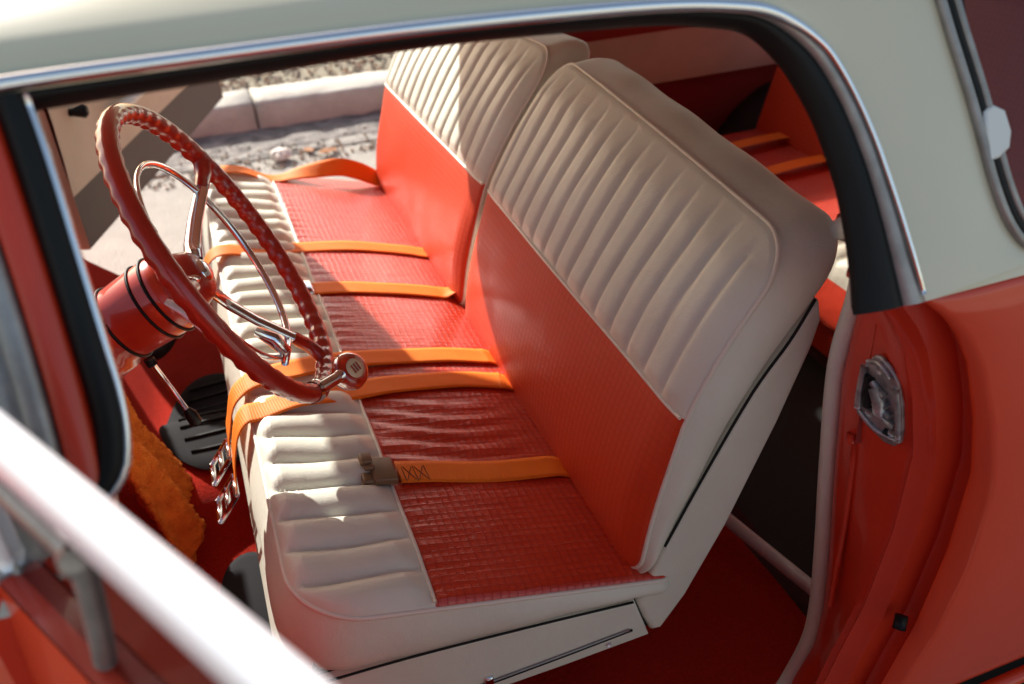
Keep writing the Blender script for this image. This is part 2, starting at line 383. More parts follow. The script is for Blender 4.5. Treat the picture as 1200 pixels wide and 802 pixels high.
BH = [0, .06, .12, .20, .265, .33, .38, .44, .49]
BX = [0, .008, .020, .041, .060, .091, .120, .160, .195]
def bx(b):
    b_ = min(max(b, -.05), .60)
    if b_ <= 0: return b_*.1
    if b_ >= .49: return .195+(b_-.49)*.75
    i = max(j for j in range(len(BH)) if BH[j] <= b_); i = min(i, len(BH)-2)
    # smooth monotone interpolation
    def sl_(j):
        j0, j1 = max(0, j-1), min(len(BH)-1, j+1); return (BX[j1]-BX[j0])/(BH[j1]-BH[j0])
    h = BH[i+1]-BH[i]; t = (b_-BH[i])/h
    return (2*t**3-3*t*t+1)*BX[i]+(t**3-2*t*t+t)*h*sl_(i)+(-2*t**3+3*t*t)*BX[i+1]+(t**3-t*t)*h*sl_(i+1)
def Mback(y0, outer, w):
    def f(a, b, c):
        s_ = (bx(b+.01)-bx(b-.01))/.02; n_ = math.hypot(1, s_)
        x = bx(b)+.002; z = .6+b*.945
        q = (1-a/w) if outer == 0 else a/w
        z -= .026*max(0, q)**1.5*max(0, b/.49)**2; x += (.034*(1-max(0, q))-.020)*max(0, b/.49)**2
        if c >= 0: return (x-c/n_, y0+a, z+c*s_/n_)
        return (x-c, y0+a, z+.10*c)
    return f
BB = .262
def hb(a, b):
    if b > BB:
        t = min(1, (b-BB)/.02)*min(1, max(0, (.487-b)/.05))
        w = .003*math.sin(b*14+a*5)
        return .006+pleat(a+.004+w, .0485, .0075*t, 4.0)+.001*math.sin(b*33+a*19)
    bulge = .008*math.sin(math.pi*max(0, b+.02)/.29)
    return .004+bulge+.0012*math.sin(a*11+b*13)
def depth_back(a, b):
    xs = [-.03, 0, .042, .106, .21, .264, .33, .38, .49]; ys = [.003, .006, .024, .042, .063, .073, .083, .087, .090]
    return float(np.interp(b, xs, ys))
for k, (y0, w, lab) in enumerate(((0.004, .716, "driver's seat backrest, nearer half of the split bench back"), (.742, .716, "passenger's seat backrest, farther half of the split bench back, partly sunlit"))):
    brad = {0: .05, 1: .03, 2: .06, 3: .06}
    pad = Pad(0, w, -.012, .490, brad, .007, hb, Mback(y0, k, w), .05)
    head = pad.top(BB, .490, 260, 44, 'backrest', 'cream', seat); tag(head, lab)
    pad.top(-.012, BB, 90, 34, 'backrest_insert', 'red_woven_back', seat)
    pad.skirt(depth_back, 'backrest_side', 'cream', seat, bulge=.009, K=10, tuck=.016)
    pp = MB(); pp.tube([pad.P(a, BB, .0012) for a in np.linspace(.004, w-.004, 60)], .0026, 8)
    ol = pad.outline(); pp.tube([pad.Mp(a, b, -.005) for a, b in ol]+[pad.Mp(*ol[0], -.005)], .0028, 8)
    pp.build('piping', 'piping', seat)
    # rear shell
    A = [(.006, .550), (.043, .640), (.088, .735), (.147, .850), (.190, .912), (.210, .948)]
    B = [(.226, .957), (.233, .930), (.226, .895), (.192, .792), (.134, .641), (.082, .532), (.047, .480), (.030, .482), (.018, .512)]
    MB().prism((A+B)[::-1], y0+.0, y0+w, bev=.0085, steps=5).build('backrest_shell', 'cream', seat)
    MB().tube(smooth_path([(x-.001, y0-.0005, z+.0005) for x, z in A[1:]]+[(.222, y0+.006, .958)], 5), .0019, 6).build('backrest_seam', 'black', seat)
    A2 = [(x-.003, z+.003) for x, z in A]
    MB().prism((A2+[(x+.008, z-.004) for x, z in A[::-1]])[::-1], y0+.013, y0+w-.013).build('backrest_gap', 'black', seat, smooth=False)
MB().prism([(-.002, .552), (.02, .556), (.04, .49), (.02, .484)][::-1], .012, 1.43).build('hinge_gap', 'black', seat, smooth=False)
MB().tube([(.02, .02, .512), (.02, 1.43, .512)], .012, 10).build('hinge_rod', 'black', seat)

# ---------------------------------------------------------------- seat belts
def cush_pt(x, y, c=0.):       # point on the cushion surface above (x, y)
    b = -x*sl
    if b <= .43: 
        q = cush.P(min(max(y, .002), 1.438), max(-.05, b), c); return q
    return None
def belt(path, wid, name='seat_belt', twist=None, label=None, thick=.0016, lift=.003, wave=.0012):
    """path: (x, y) on the cushion, or (x, y, z) free, front to back; ribbon lies along y-width"""
    pts = []
    for p in path: pts.append(np.array(cush_pt(p[0], p[1], lift+(.0045 if p[0] < -.27 else 0)) if len(p) == 2 else p))
    pts = smooth_path(pts, 10)
    # drape straight sections onto the cushion
    n = len(pts); rows = []; uvs = []; s_ = 0
    for i, p in enumerate(pts):
        if i: s_ += float(np.linalg.norm(p-pts[i-1]))
        t = pts[min(i+1, n-1)]-pts[max(i-1, 0)]; t /= np.linalg.norm(t)
        side = np.array([0, 1, 0.])-t*t[1]; side /= np.linalg.norm(side)
        up = np.cross(side, t); up = up if up[2] > 0 or abs(up[2]) < .3 and up[0] < 0 else -up
        ang = twist(i/(n-1)) if twist else 0
        sd = side*math.cos(ang)+up*math.sin(ang); un = np.cross(sd, t); un = un if un@up > 0 else -un
        row = []; ru = []
        M_ = 7
        for j in range(M_):
            q = (j/(M_-1)-.5); off = wave*math.sin(s_*40+j)*.3
            row.append(p+sd*wid*q+un*(thick+off)); ru.append((q*wid, s_))
        for j in range(M_-1, -1, -1):
            q = (j/(M_-1)-.5); off = wave*math.sin(s_*40+j)*.3
            row.append(p+sd*wid*q+un*off); ru.append((q*wid, s_))
        rows.append(row); uvs.append(ru)
    mb = MB().grid(rows, closed_v=True, uv=uvs)
    m2 = len(rows[0]); mb.f.append(tuple(range(m2))); mb.f.append(tuple(len(mb.v)-m2+j for j in range(m2))[::-1])
    o = mb.build(name, 'belt', car, uv=True)
    if label: tag(o, label)
    return o, pts
def xs(a, b, n): return np.linspace(a, b, n)
W_ = .047
# belt lying nearest, with the tan buckle
b1, _ = belt([(x, .236+.006*math.sin(x*20)) for x in xs(-.247, -.05, 5)]+[(-.015, .232), (.02, .228, .592), (.04, .226, .58)], W_,
             label='orange belt nearest the open door, ending in a tan plastic buckle')
bk = MB(); P0 = np.array(cush_pt(-.278, .237, .007))
def obox(c, ax, ay, az, sx, sy, sz, bev=.003):
    """oriented rounded box"""
    mb = MB().prism(rrect(-sx/2, sx/2, -sz/2, sz/2, min(bev, sz*.45)), -sy/2, sy/2, bev=min(bev, sz*.45))
    Mx = np.array([ax, ay, az]).T; mb.v = [tuple(Mx@np.array(v)+np.array(c)) for v in mb.v]; return mb
ax = np.array([fx, 0, fz])*-1; ay = np.array([0, 1., 0]); az = np.array([nx_, 0, nz_])
def bbox(c, s): return obox(c, ax, ay, az, *s)
for c, s_ in (((-.270, .237), (.034, .050, .012)), ((-.292, .250), (.016, .020, .011)), ((-.292, .224), (.016, .020, .011)), ((-.289, .237), (.014, .010, .008))):
    q = bbox(cush_pt(*c, .007), s_); bk.add(q.v, q.f)
bk.build('buckle', 'tan', b1)
st = MB()
for xx in (-.232, -.216):
    for (ya, yb) in ((.222, .252), (.252, .222)):
        st.tube([cush_pt(xx-.006, ya, .0065), cush_pt(xx+.006, yb, .0065)], .0006, 5)
    st.tube([cush_pt(xx-.008, .219, .0065), cush_pt(xx-.008, .254, .0065)], .0006, 5); st.tube([cush_pt(xx+.008, .219, .0065), cush_pt(xx+.008, .254, .0065)], .0006, 5)
st.build('stitching', 'thread', b1)
# two belts that wrap over the front edge
def front_drop(y, y2, zend):
    return [(-.462, y2, zend), (-.458, y2, zend+.03), (-.452, y2*.7+y*.3, .67), (-.441, y2*.3+y*.7, .702), (-.425, y, .718)]
b2, _ = belt(front_drop(.40, .385, .61)+[(-.405, .402), (-.35, .412), (-.27, .445), (-.2, .466), (-.1, .476), (-.03, .473), (-.01, .470), (.025, .470, .585)], W_,
             label='orange belt wrapping over the front edge of the cushion, nearer one of the pair by the steering knob')
b3, _ = belt(front_drop(.47, .455, .62)+[(-.405, .474), (-.35, .492), (-.27, .528), (-.2, .545), (-.1, .553), (-.03, .552), (-.01, .551), (.025, .55, .585)], W_,
             label='orange belt wrapping over the front edge of the cushion, farther one of the pair by the steering knob')
bc = MB()
for dy, bb in ((0, b2), (.075, b3)):
    bc = MB(); yy = .375+dy; z0 = .605+dy*.15
    bp3 = lambda u, v: (-.464+v*.62, yy+u, z0+.012+v*.80)
    for (u0, v0, u1, v1) in ((-.024, 0, .024, 0), (-.024, -.05, .024, -.05), (-.024, 0, -.024, -.05), (.024, 0, .024, -.05), (-.024, -.024, .024, -.024)):
        bc.tube([bp3(u0, v0), bp3(u1, v1)], .0042, 8)
    bc.build('buckle', 'chrome', bb)
b4, _ = belt([(-.27, .797), (-.2, .797), (-.12, .795), (-.05, .793), (-.02, .792), (.01, .786, .617), (.03, .782, .603)], W_, twist=lambda t: -.8*max(0, t-.65)/.35,
             label='short orange belt with a chrome tip, lying across the middle of the bench')
q = bbox(cush_pt(-.285, .797, .006), (.035, .05, .007)); q.build('buckle', 'chrome', b4)
b5, _ = belt([(-.463, .925, .655), (-.452, .93, .69), (-.43, .935, .722), (-.405, .94), (-.35, .957), (-.26, .985), (-.15, .998), (-.05, .992), (-.01, .985), (.03, .98, .603)], W_,
             label='orange belt crossing the passenger side of the cushion, beside the far half of the wheel rim')
b6, _ = belt([(-.40, 1.385), (-.33, 1.392), (-.26, 1.398), (-.18, 1.405, .672), (-.1, 1.412, .668), (-.05, 1.415, .648), (.0, 1.42, .615), (.03, 1.42, .6)], W_, twist=lambda t: .9*math.sin(math.pi*min(1, max(0, (t-.35)/.65))),
             label='orange belt at the far door end of the bench, standing on its edge')

# ---------------------------------------------------------------- steering wheel and column
c0 = Vector((-.396, .412, .965))
nr = Vector((math.cos(.467)*math.cos(-.118), math.cos(.467)*math.sin(-.118), math.sin(.467)))
uu = Vector((0, 0, 1)).cross(nr).normalized(); vv = nr.cross(uu)
def wp(r, deg, off=0): return c0+nr*off+(uu*math.cos(R(deg))+vv*math.sin(R(deg)))*r
RR = .212
rows = []
for i in range(360):
    a = i; ctr = wp(RR, a); rad = (ctr-c0).normalized(); row = []
    for j in range(16):
        t = 2*math.pi*j/16; rr_ = .0134
        inner = max(0, -math.cos(t)); back = max(0, -math.sin(t))
        # finger scallops on the inner rear face
        grip = .0034*(.5+.5*math.cos(R(a)*52))*max(inner, .8*back)
        row.append(list(ctr+rad*math.cos(t)*(rr_-grip)+nr*math.sin(t)*(rr_*1.05-grip)))
    rows.append(row)
rim = MB().grid(rows, closed_u=True, closed_v=True).build('steering_wheel', 'wheel', car)
for a in (18, 162, 272):
    s_ = MB(); lim = False
    s_.tube([wp(.208, a), wp(.18, a, -.003), wp(.155, a, -.012)]+([wp(.12, a, -.028), wp(.07, a, -.045), wp(.03, a, -.05)] if lim else []), [.0125, .0115, .0105]+([.0125, .015, .02] if lim else []), 14, flat=.8).build('spoke', 'wheel', rim)
    if not lim: MB().tube([wp(.165, a, -.007), wp(.15, a, -.013), wp(.10, a, -.034), wp(.06, a, -.046), wp(.03, a, -.05)], [.0095, .0105, .0110, .012, .013], 12, flat=.55).build('spoke_inlay', 'chrome', rim)
prof = [(.0, -.006), (.016, -.007), (.028, -.010), (.034, -.016), (.038, -.026), (.046, -.042), (.050, -.06)]
hub = MB().grid([[list(wp(r, a, z-.03)) for a in range(0, 360, 12)] for r, z in prof], closed_v=True).build('hub', 'wheel', rim)
MB().grid([[list(wp(r, a, z-.03)) for a in range(0, 360, 12)] for r, z in [(0, -.001), (.010, -.0015), (.015, -.004), (.017, -.009)]], closed_v=True).build('hub_cap', 'chrome', rim)
hr = MB(); hr.tube([wp(.148, a, -.016) for a in range(-112, 293-0, 4)], .0052, 10, flat=.7)
hr.build('horn_ring', 'chrome', rim)
hb_ = MB()
for a in (-108, 288-360+0): pass
hb_.tube([(-.385, .34, .885), (-.366, .33, .874), (-.354, .33, .852), (-.358, .33, .832)], [.006, .010, .0085, .005], 10).build('horn_ring_bracket', 'chrome', rim)
# column shroud: bell with dark bands
ap = lambda s, r, deg: list(c0-nr*s+(uu*math.cos(R(deg))+vv*math.sin(R(deg)))*r)
prof = [(.075, .030), (.078, .046), (.085, .052), (.100, .054), (.125, .0535), (.155, .052), (.185, .049), (.190, .056), (.23, .06), (.30, .075), (.42, .11)]
colm = MB().grid([[ap(s, r, a) for a in range(0, 360, 10)] for s, r in prof], closed_v=True).build('steering_column', 'enamel', car)
for s, r in ((.098, .0548), (.117, .0545), (.168, .0525)):
    MB().tube([ap(s, r, a) for a in range(0, 361, 10)], .0021, 8, cap=False).build('column_band', 'rubber', colm)
MB().tube([ap(.05, .022, 0), ap(.05, .0, 0), ap(.08, .0, 0)], .0, 4).build('column_core', 'enamel', colm) if False else None
lev = MB().tube([(-.520, .36, .862), (-.505, .352, .82), (-.493, .345, .785)], [.0035, .0032, .003], 10).build('indicator_stalk', 'chrome', colm)
MB().tube([(-.494, .3455, .789), (-.491, .344, .780), (-.487, .342, .766), (-.4855, .341, .762)], [.004, .0085, .0085, .004], 12).build('stalk_knob', 'rubber', lev)
MB().tube([(-.522, .361, .868), (-.519, .359, .858)], .007, 12).build('stalk_collar', 'rubber', lev)
sh = MB().tube([(-.480, .338, .955), (-.462, .33, .944), (-.419, .325, .876), (-.375, .325, .797), (-.366, .33, .785)], [.006, .012, .0125, .011, .006], 12, flat=.35).build('gear_indicator', 'chrome_soft', colm)
MB().tube([(-.411, .318, .862), (-.402, .318, .846)], .0075, 8, flat=.4).build('indicator_window', 'rubber_grey', sh)
# spinner knob clamped on the rim
kc = wp(RR, 250); kdir = nr
kb = MB(); kb.tube([wp(RR, 243), wp(RR, 238), wp(RR, 233)], .0150, 14); kb.tube([wp(RR, 238, .006), wp(RR, 240, .03), wp(RR, 244, .034)], [.009, .008, .008], 10)
knob = kb.build('spinner_clamp', 'chrome', rim)
kcx = wp(RR+.006, 251, .040)
kn = nr
ax1 = uu; ax2 = vv
fwd = (Vector((-.39, -.707, 1.49))-kcx).normalized(); fwd = (fwd*.6+nr*.6).normalized()
s1 = fwd.cross(Vector((0, 0, 1))).normalized(); s2 = fwd.cross(s1)
def kp(r, deg, off): return list(kcx+fwd*off+(s1*math.cos(R(deg))+s2*math.sin(R(deg)))*r)
k_ = MB().grid([[kp(r, a, z) for a in range(0, 360, 15)] for r, z in [(.0, -.020), (.014, -.018), (.024, -.011), (.0275, 0), (.025, .009), (.019, .0145), (.014, .0145)]], closed_v=True).build('spinner_knob', 'knob_red', rim)
MB().grid([[kp(r, a, z) for a in range(0, 360, 15)] for r, z in [(.0, .016), (.009, .016), (.0135, .0155), (.0145, .013)]], closed_v=True).build('knob_medallion', 'emblem', rim)
em = MB()
for dx in (-.005, 0, .005): em.tube([list(Vector(kp(0, 0, .017))+s1*dx-s2*.006), list(Vector(kp(0, 0, .017))+s1*dx+s2*.006)], .0012, 6)
em.build('knob_emblem', 'wheel', rim)

# ---------------------------------------------------------------- floor, sills, heel pad, dash
fl = MB()
gx = np.linspace(-1.0, .32, 90); gy = np.linspace(-.16, 1.62, 80)
def floor_z(x, y):
    z = .345+.085*math.exp(-((y-CY)/.16)**4)*(1 if x < .5 else 1)     # transmission tunnel
    z += .004*math.sin(x*23+y*9)*math.sin(y*17)
    if x < -.62: z += (-.62-x)*.9                                       # toe board
    return z
fl.grid([[(x, y, floor_z(x, y)) for y in gy] for x in gx])
fl.build('floor_carpet', 'carpet', car)
def side(fn):
    fn(lambda p: p, False); fn(mir, True)
def tpts(T, pts): return [T(p) for p in pts]
for T in (lambda p: p, mir):
    s_ = MB().grid([[T(q) for q in ((x, -.13, .335), (x, -.13, .372), (x, -.14, .382), (x, -.19, .382), (x, -.205, .375), (x, -.215, .35), (x, -.215, .22), (x, -.18, .16))] for x in np.linspace(-.62 if T((0, 0, 0))[1] == 0 else -.88, .24, 12)])
    s_.build('door_sill', 'paint_jamb', car); 
    MB().grid([[T(q) for q in ((x, -.145, .385), (x, -.147, .390), (x, -.18, .390), (x, -.185, .385))] for x in np.linspace(-.55, .20, 6)]).build('sill_plate', 'chrome_soft', car)
# heel pad: dark ribbed rubber oval on the carpet below the seat edge
hp = MB(); cx_, cy_ = -.500, .88
ringr = []
for r in (0, .25, .5, .7, .85, .95, 1.0):
    ringr.append([(cx_+.105*r*math.cos(t), cy_+.225*r*math.sin(t), floor_z(cx_+.105*r*math.cos(t), cy_+.225*r*math.sin(t))+.012+(0.006 if r < .97 else 0)) for t in np.linspace(0, 2*math.pi, 48, endpoint=False)])
heel = hp.grid(ringr, closed_v=True).build('heel_pad', 'rubber_mat', car)
rb = MB()
for k in range(9):
    y = cy_-.17+k*.042; w = .08*math.sqrt(max(.05, 1-((y-cy_)/.235)**2))
    rb.tube([(cx_+w*q, y, floor_z(cx_+w*q, y)+.0195) for q in (-.8, -.4, 0, .4, .8)], .0035, 6)
rb.build('heel_pad_ribs', 'rubber', heel)
pd = MB(); pd.grid([[(-.575+.05*r*math.cos(t)+.0*r, 1.17+.12*r*math.sin(t), .47+.03*r*math.cos(t)+z) for t in np.linspace(0, 2*math.pi, 32, endpoint=False)] for r, z in ((0, .01), (.7, .01), (.93, .008), (1, 0), (.95, -.012))], closed_v=True)
pd.build('brake_pedal', 'rubber_mat', car)
fm = MB().grid([[(-.485+.055*r*math.cos(t), .41+.10*r*math.sin(t), .352+z) for t in np.linspace(0, 2*math.pi, 32, endpoint=False)] for r, z in ((0, .012), (.8, .012), (.95, .009), (1, 0))], closed_v=True)
fm.build('floor_pad', 'rubber_mat', car)
# dash, firewall and cowl
MB().prism([(-1.02, .95), (-.93, 1.0), (-.86, .99), (-.835, .95), (-.83, .80), (-.87, .73), (-.93, .74), (-1.02, .80)], -.12, 1.58, bev=.01).build('dashboard', 'enamel', car)
MB().grid([[(-1.0+.0*z, y, z) for z in (.3, .6, .95)] for y in (-.18, .7, 1.64)]).build('firewall', 'dark_red', car)

# ---------------------------------------------------------------- body side below the belt
def bulge(z): return .018*math.sin(math.pi*min(1, max(0, (z-.42)/.68)))
def skin_y(z): 
    y = -.22-bulge(z)
    if z > 1.07: y = -.22+(z-1.07)*.5*0.9 - 0*z
    if z < .52: y += (.52-z)**2*6
    return y
OE = [(1.098, .140), (1.075, .168), (1.05, .190), (1.013, .213), (.94, .242), (.863, .262), (.75, .262), (.635, .247), (.554, .224), (.48, .205), (.44, .195)]   # (z, x) outer door-opening edge
def interp(tab, z):
    t = sorted(tab); return float(np.interp(z, [a for a, b in t], [b for a, b in t]))
WL = [(1.098, .176), (1.06, .205), (.998, .226), (.903, .222), (.75, .238), (.606, .256), (.50, .265), (.42, .262), (.36, .235)]
zs = np.concatenate([np.linspace(.36, 1.06, 50), np.linspace(1.066, 1.102, 9)])
for far, T in ((False, lambda p: p), (True, mir)):
    rows = []; rows2 = []
    for z in zs:
        xo = interp(OE, z); xw = interp(WL, z)
        top = max(0, (z-1.0)/.1)**2
        rows.append([T(p) for p in (
            (xw+.02, -.048, z), (xw, -.056, z), (xw-.012, -.068, z), (xw-.016, -.085, z), (xw-.014+(xo-xw)*.15, -.11, z), (xo-.030, -.155, z), (xo-.027, -.162, z), (xo-.031, -.166, z), (xo-.026, -.171, z), (xo-.022, -.180, z), (xo-.019, -.186, z), (xo+.012, -.188, z), (xo+.016, -.198, z), (xo+.012, -.208, z), (xo+.001, -.213, z))])
    j = MB().grid(rows).build('door_jamb', 'paint_jamb', car); edge_split(j, 50)
    # outer quarter skin
    xq = [0, .004, .012, .03, .06, .1, .2, .35, .5, .7, .9, 1.1, 1.4, 1.7, 2.0, 2.25, 2.33, 2.36]
    rows = []
    for z in np.concatenate([np.linspace(.44, 1.05, 34), np.linspace(1.056, 1.103, 12)]):
        xo = interp(OE, z); r = []
        for q in xq:
            x = xo+q if q < 1 else max(xo+q*.0+q+.2, xo+.9)
            y = -.218-bulge(z)-.006*min(1, q/.03)
            if q < .004: y = -.213
            # rear wheel lip
            lip = 0
            if z > 1.08: y += (z-1.08)*.25+(.012*((z-1.097)/.006) if z > 1.097 else 0)
            if z < .52: y += (.52-z)**2*9
            if q > 2.2: y += (q-2.2)**2*5
            r.append(T((x, y, z)))
        rows.append(r)
    MB().grid(rows).build('quarter_panel', 'paint_red', car)
    # lower lip
    MB().tube([T(p) for p in smooth_path([(.205, -.20, .448), (.3, -.222, .452), (.45, -.228, .462), (.8, -.225, .47), (2.3, -.2, .47)], 6)], .010, 8).build('body_lip', 'paint_red', car)
    MB().grid([[T((x, y, z)) for x in (.16, .6, 2.3)] for y, z in ((-.17, .44), (-.15, .2))]).build('rocker_panel', 'rubber', car)
    # windlace
    wl = smooth_path([T(p) for p in ((.145, -.108, 1.118), (.178, -.098, 1.098), (.205, -.078, 1.06), (.226, -.057, .998), (.224, -.05, .903), (.240, -.048, .75), (.257, -.048, .606), (.266, -.05, .49), (.262, -.052, .42), (.235, -.058, .36), (.20, -.075, .345))], 8)
    MB().tube([(p[0]-.008, p[1], p[2]) for p in wl], .0108, 10).build('windlace', 'cream', car)
    # front pillar area below the belt (hinge pillar) and cowl side
    MB().prism([(-.62, -.21), (-.575, -.215), (-.56, -.19), (-.565, -.13), (-.62, -.12)] if not far else [(-.97, 1.67), (-.93, 1.675), (-.92, 1.65), (-.925, 1.59), (-.97, 1.58)], .36, 1.07, axis=2).build('hinge_pillar', 'paint_jamb', car, smooth=False)
    MB().grid([[T((x, y, z)) for z in (.36, .6, .8, 1.0, 1.06)] for x, y in ((-.62 if not far else -.91, -.13), (-.93, -.13), (-1.0, -.13))]).build('kick_panel', 'red_vinyl', car)
    # front fender
    rows = []
    for x in np.linspace(-.585 if not far else -.87, -2.25, 26):
        q = []
        for z, yo in ((.40, .03), (.5, 0), (.65, -.012), (.8, -.018), (.92, -.014), (1.0, 0), (1.045, .03), (1.07, .08), (1.075, .16), (1.06, .24)):
            dz = -.10*((x+.585)/1.66)**2*(-1 if z < .6 else 1)*(1 if z > .9 else 0)
            nose = .25*max(0, (-x-1.9)/.35)**2
            q.append(T((x, -.225+yo+nose, z+dz-.02*(z > .9)*(-x-.585))))
        rows.append(q)
    MB().grid(rows).build('front_fender', 'paint_red', car)
hood = MB().grid([[(x, CY+s*.75, 1.055-.03*(-x-.6)-.10*((x+.585)/1.66)**2+.035*(1-s*s)+.02*math.exp(-(s/.2)**2)) for s in np.linspace(-1, 1, 30)] for x in np.linspace(-.86, -2.25, 20)]).build('hood', 'paint_red', car)
MB().grid([[(x, CY+s*.78, 1.055+.02*(1-s*s)) for s in np.linspace(-1, 1, 12)] for x in (-1.02, -.95, -.86, -.84)]).build('cowl', 'paint_red', car)
MB().grid([[(-2.25-.05*math.sin(math.pi*t), CY+s*.70, .4+.55*t) for s in np.linspace(-1, 1, 10)] for t in np.linspace(0, 1, 8)]).build('grille', 'chrome_soft', car)
# tailgate
MB().grid([[(2.37+.03*math.sin(math.pi*t)-.0*t, CY+s*.93, .44+.66*t) for s in np.linspace(-1, 1, 10)] for t in np.linspace(0, 1, 8)]).build('tailgate', 'paint_red', car)

# ---------------------------------------------------------------- greenhouse
def gy_(z): return -.22+.5*(z-1.1)
def G(x, z, out=0.): return (x, gy_(z)-out*.894, z+out*.447)
CH = [(-.57, 1.338), (-.50, 1.343), (-.373, 1.343), (-.232, 1.342), (-.106, 1.338), (-.04, 1.334), (.006, 1.328), (.030, 1.3225), (.050, 1.313), (.068, 1.300), (.082, 1.285), (.097, 1.257), (.109, 1.225), (.117, 1.195), (.124, 1.165), (.131, 1.13), (.138, 1.100)]
IN = [(-.57, 1.326), (-.50, 1.330), (-.376, 1.332), (-.234, 1.334), (-.108, 1.330), (-.045, 1.326), (-.002, 1.319), (.017, 1.314), (.031, 1.305), (.045, 1.290), (.056, 1.273), (.069, 1.245), (.077, 1.216), (.082, 1.19), (.084, 1.16), (.084, 1.13), (.081, 1.100)]
QF = [(.178, 1.345), (.183, 1.328), (.188, 1.313), (.194, 1.287), (.200, 1.263), (.2065, 1.236), (.2125, 1.205), (.218, 1.176), (.226, 1.150), (.236, 1.132), (.250, 1.119), (.275, 1.112)]
def resample(path, n):
    P = np.array(smooth_path([(a, b, 0) for a, b in path], 8))[:, :2]; d = np.r_[0, np.cumsum(np.linalg.norm(np.diff(P, axis=0), axis=1))]
    t = np.linspace(0, d[-1], n); return np.stack([np.interp(t, d, P[:, 0]), np.interp(t, d, P[:, 1])], 1)
for far, T in ((False, lambda p: p), (True, mir)):
    ch3 = smooth_path([G(x, z) for x, z in CH], 6); in3 = smooth_path([G(x, z, -.012) for x, z in IN], 6)
    # chrome drip moulding, thick along the rail
    MB().tube([T(p) for p in smooth_path([G(x, z, .004) for x, z in CH if z > 1.103]+[G(.1365, 1.106, .002)], 6)], [.0052 if q < 40 else max(.0022, .0052-(q-40)*.00012) for q in range((len([1 for c in CH if c[1] > 1.103]))*6+1)], 10).build('drip_moulding', 'chrome', car)
    # black weatherstrip: rounded band between the two curves, with depth
    rows = []; rev = []
    for a, b in zip(ch3, in3):
        a = np.array(a); b = np.array(b); row = []
        for t, o in ((.33, -.003), (.35, .002), (.5, .004), (.7, .003), (.9, -.002), (1.0, -.006)):
            p = a+(b-a)*t; row.append(T((p[0], p[1]-o*.894, p[2]+o*.447)))
        dd = (a-b)/np.linalg.norm(a-b)           # away from the opening
        for k_, dep in ((.004, .015), (.02, .035), (.03, .05)):
            p = b+dd*k_; row.append(T((p[0], p[1]+dep, p[2])))
        rows.append(row); p1 = b+dd*.030; p2 = b+dd*.036
        rev.append([T((p1[0], p1[1]+.05, p1[2])), T((p2[0], p2[1]+.06, p2[2]))])
    MB().grid(rows).build('weatherstrip', 'rubber', car)
    MB().grid([[T(tuple(np.array(a)+(np.array(b)-np.array(a))*t+np.array((0, -o*.894, o*.447)))) for t, o in ((0, -.003), (.02, .002), (.16, .0045), (.30, .003), (.34, -.003))] for a, b in zip(ch3, in3)]).build('opening_moulding', 'chrome_dull', car)
    MB().grid(rev).build('inner_reveal', 'dark_red', car)
    # cream B pillar / sail panel between the opening and the quarter window
    Lc = resample([c for c in CH if c[0] >= -.05][0:], 30); Rc = resample(QF, 30)
    # bottom of L and R meet the belt
    rows = []
    for (lx, lz), (rx, rz) in zip(Lc, Rc):
        rows.append([T(G(lx+(rx-lx)*t, lz+(rz-lz)*t, .001+.004*math.sin(math.pi*t))) for t in np.linspace(0, 1, 14)])
    MB().grid(rows).build('door_pillar', 'paint_cream', car)
    MB().grid([[T(G(.138+(.275-.138)*t, 1.100+(1.112-1.100)*t, .001)) for t in np.linspace(0, 1, 8)], [T(G(.138+(.275-.138)*t, 1.100, .0006)) for t in np.linspace(0, 1, 8)]]).build('pillar_base', 'paint_cream', car)
    # sill strip below the quarter windows and cream rear pillar
    MB().grid([[T(G(x, z, .001)) for x in (.275, .8, 1.5, 2.2, 2.3)] for z in (1.100, 1.1125)]).build('window_sill', 'paint_cream', car)
    MB().grid([[T(G(x0+(x1-x0)*t, z, .002)) for t in np.linspace(0, 1, 6)] for z, x0, x1 in ((1.345, 1.55, 1.9), (1.25, 1.66, 2.08), (1.11, 1.78, 2.34))]).build('rear_pillar', 'paint_cream', car)
    # quarter window frame (three chrome steps) and glass
    q3 = [(.178+.0, 1.345)]+QF[1:]
    qf = resample(QF, 34)
    for off, rad, w in ((.002, .0042, 0), (.0095, .0035, .001), (.0165, .0036, .0)):
        loop = [G(x+off*.97, z+off*.18, .004-w) for x, z in qf]+[G(x, 1.112+off, .004) for x in np.linspace(.33, 1.70, 20)]
        MB().tube([T(p) for p in loop], rad, 8).build('window_moulding', 'chrome_dull' if not w else 'rubber', car)
    MB().grid([[T(G(x+.02, z, -.008)) for x, z in qf], [T(G(1.72, z, -.008)) for x, z in qf]]).build('quarter_glass', 'glass' if far else 'glass_dark', car)
    if not far:
        lt = MB().prism([(0, 0), (.012, .0), (.024, .006), (.028, .018), (.024, .034), (.012, .040), (.002, .036)][::-1], 0, .010, bev=.003)
        lt.v = [(G(.214+v[0], 1.192+v[2], -.002+v[1])) for v in lt.v]; lt.build('window_latch', 'clear_plastic', car)
    # windscreen post (upright), red, beside the rubber
    A = [(x, z) for x, z in ((-.486, 1.338), (-.483, 1.30), (-.481, 1.25), (-.479, 1.20), (-.478, 1.165), (-.481, 1.140), (-.488, 1.122), (-.505, 1.108), (-.53, 1.10))]
    A3 = resample(A, 30)
    MB().tube([T(G(x, z, -.004)) for x, z in A3], .0030, 8).build('post_bead', 'chrome', car)
    MB().grid([[T(G(x-d, z+e, o)) for d, e, o in ((.001, 0, -.03), (.001, 0, -.004), (.004, 0, .003), (.012, 0, .003), (.018, 0, -.002), (.020, 0, -.02))] for x, z in A3 if True]).build('post_weatherstrip', 'rubber', car)
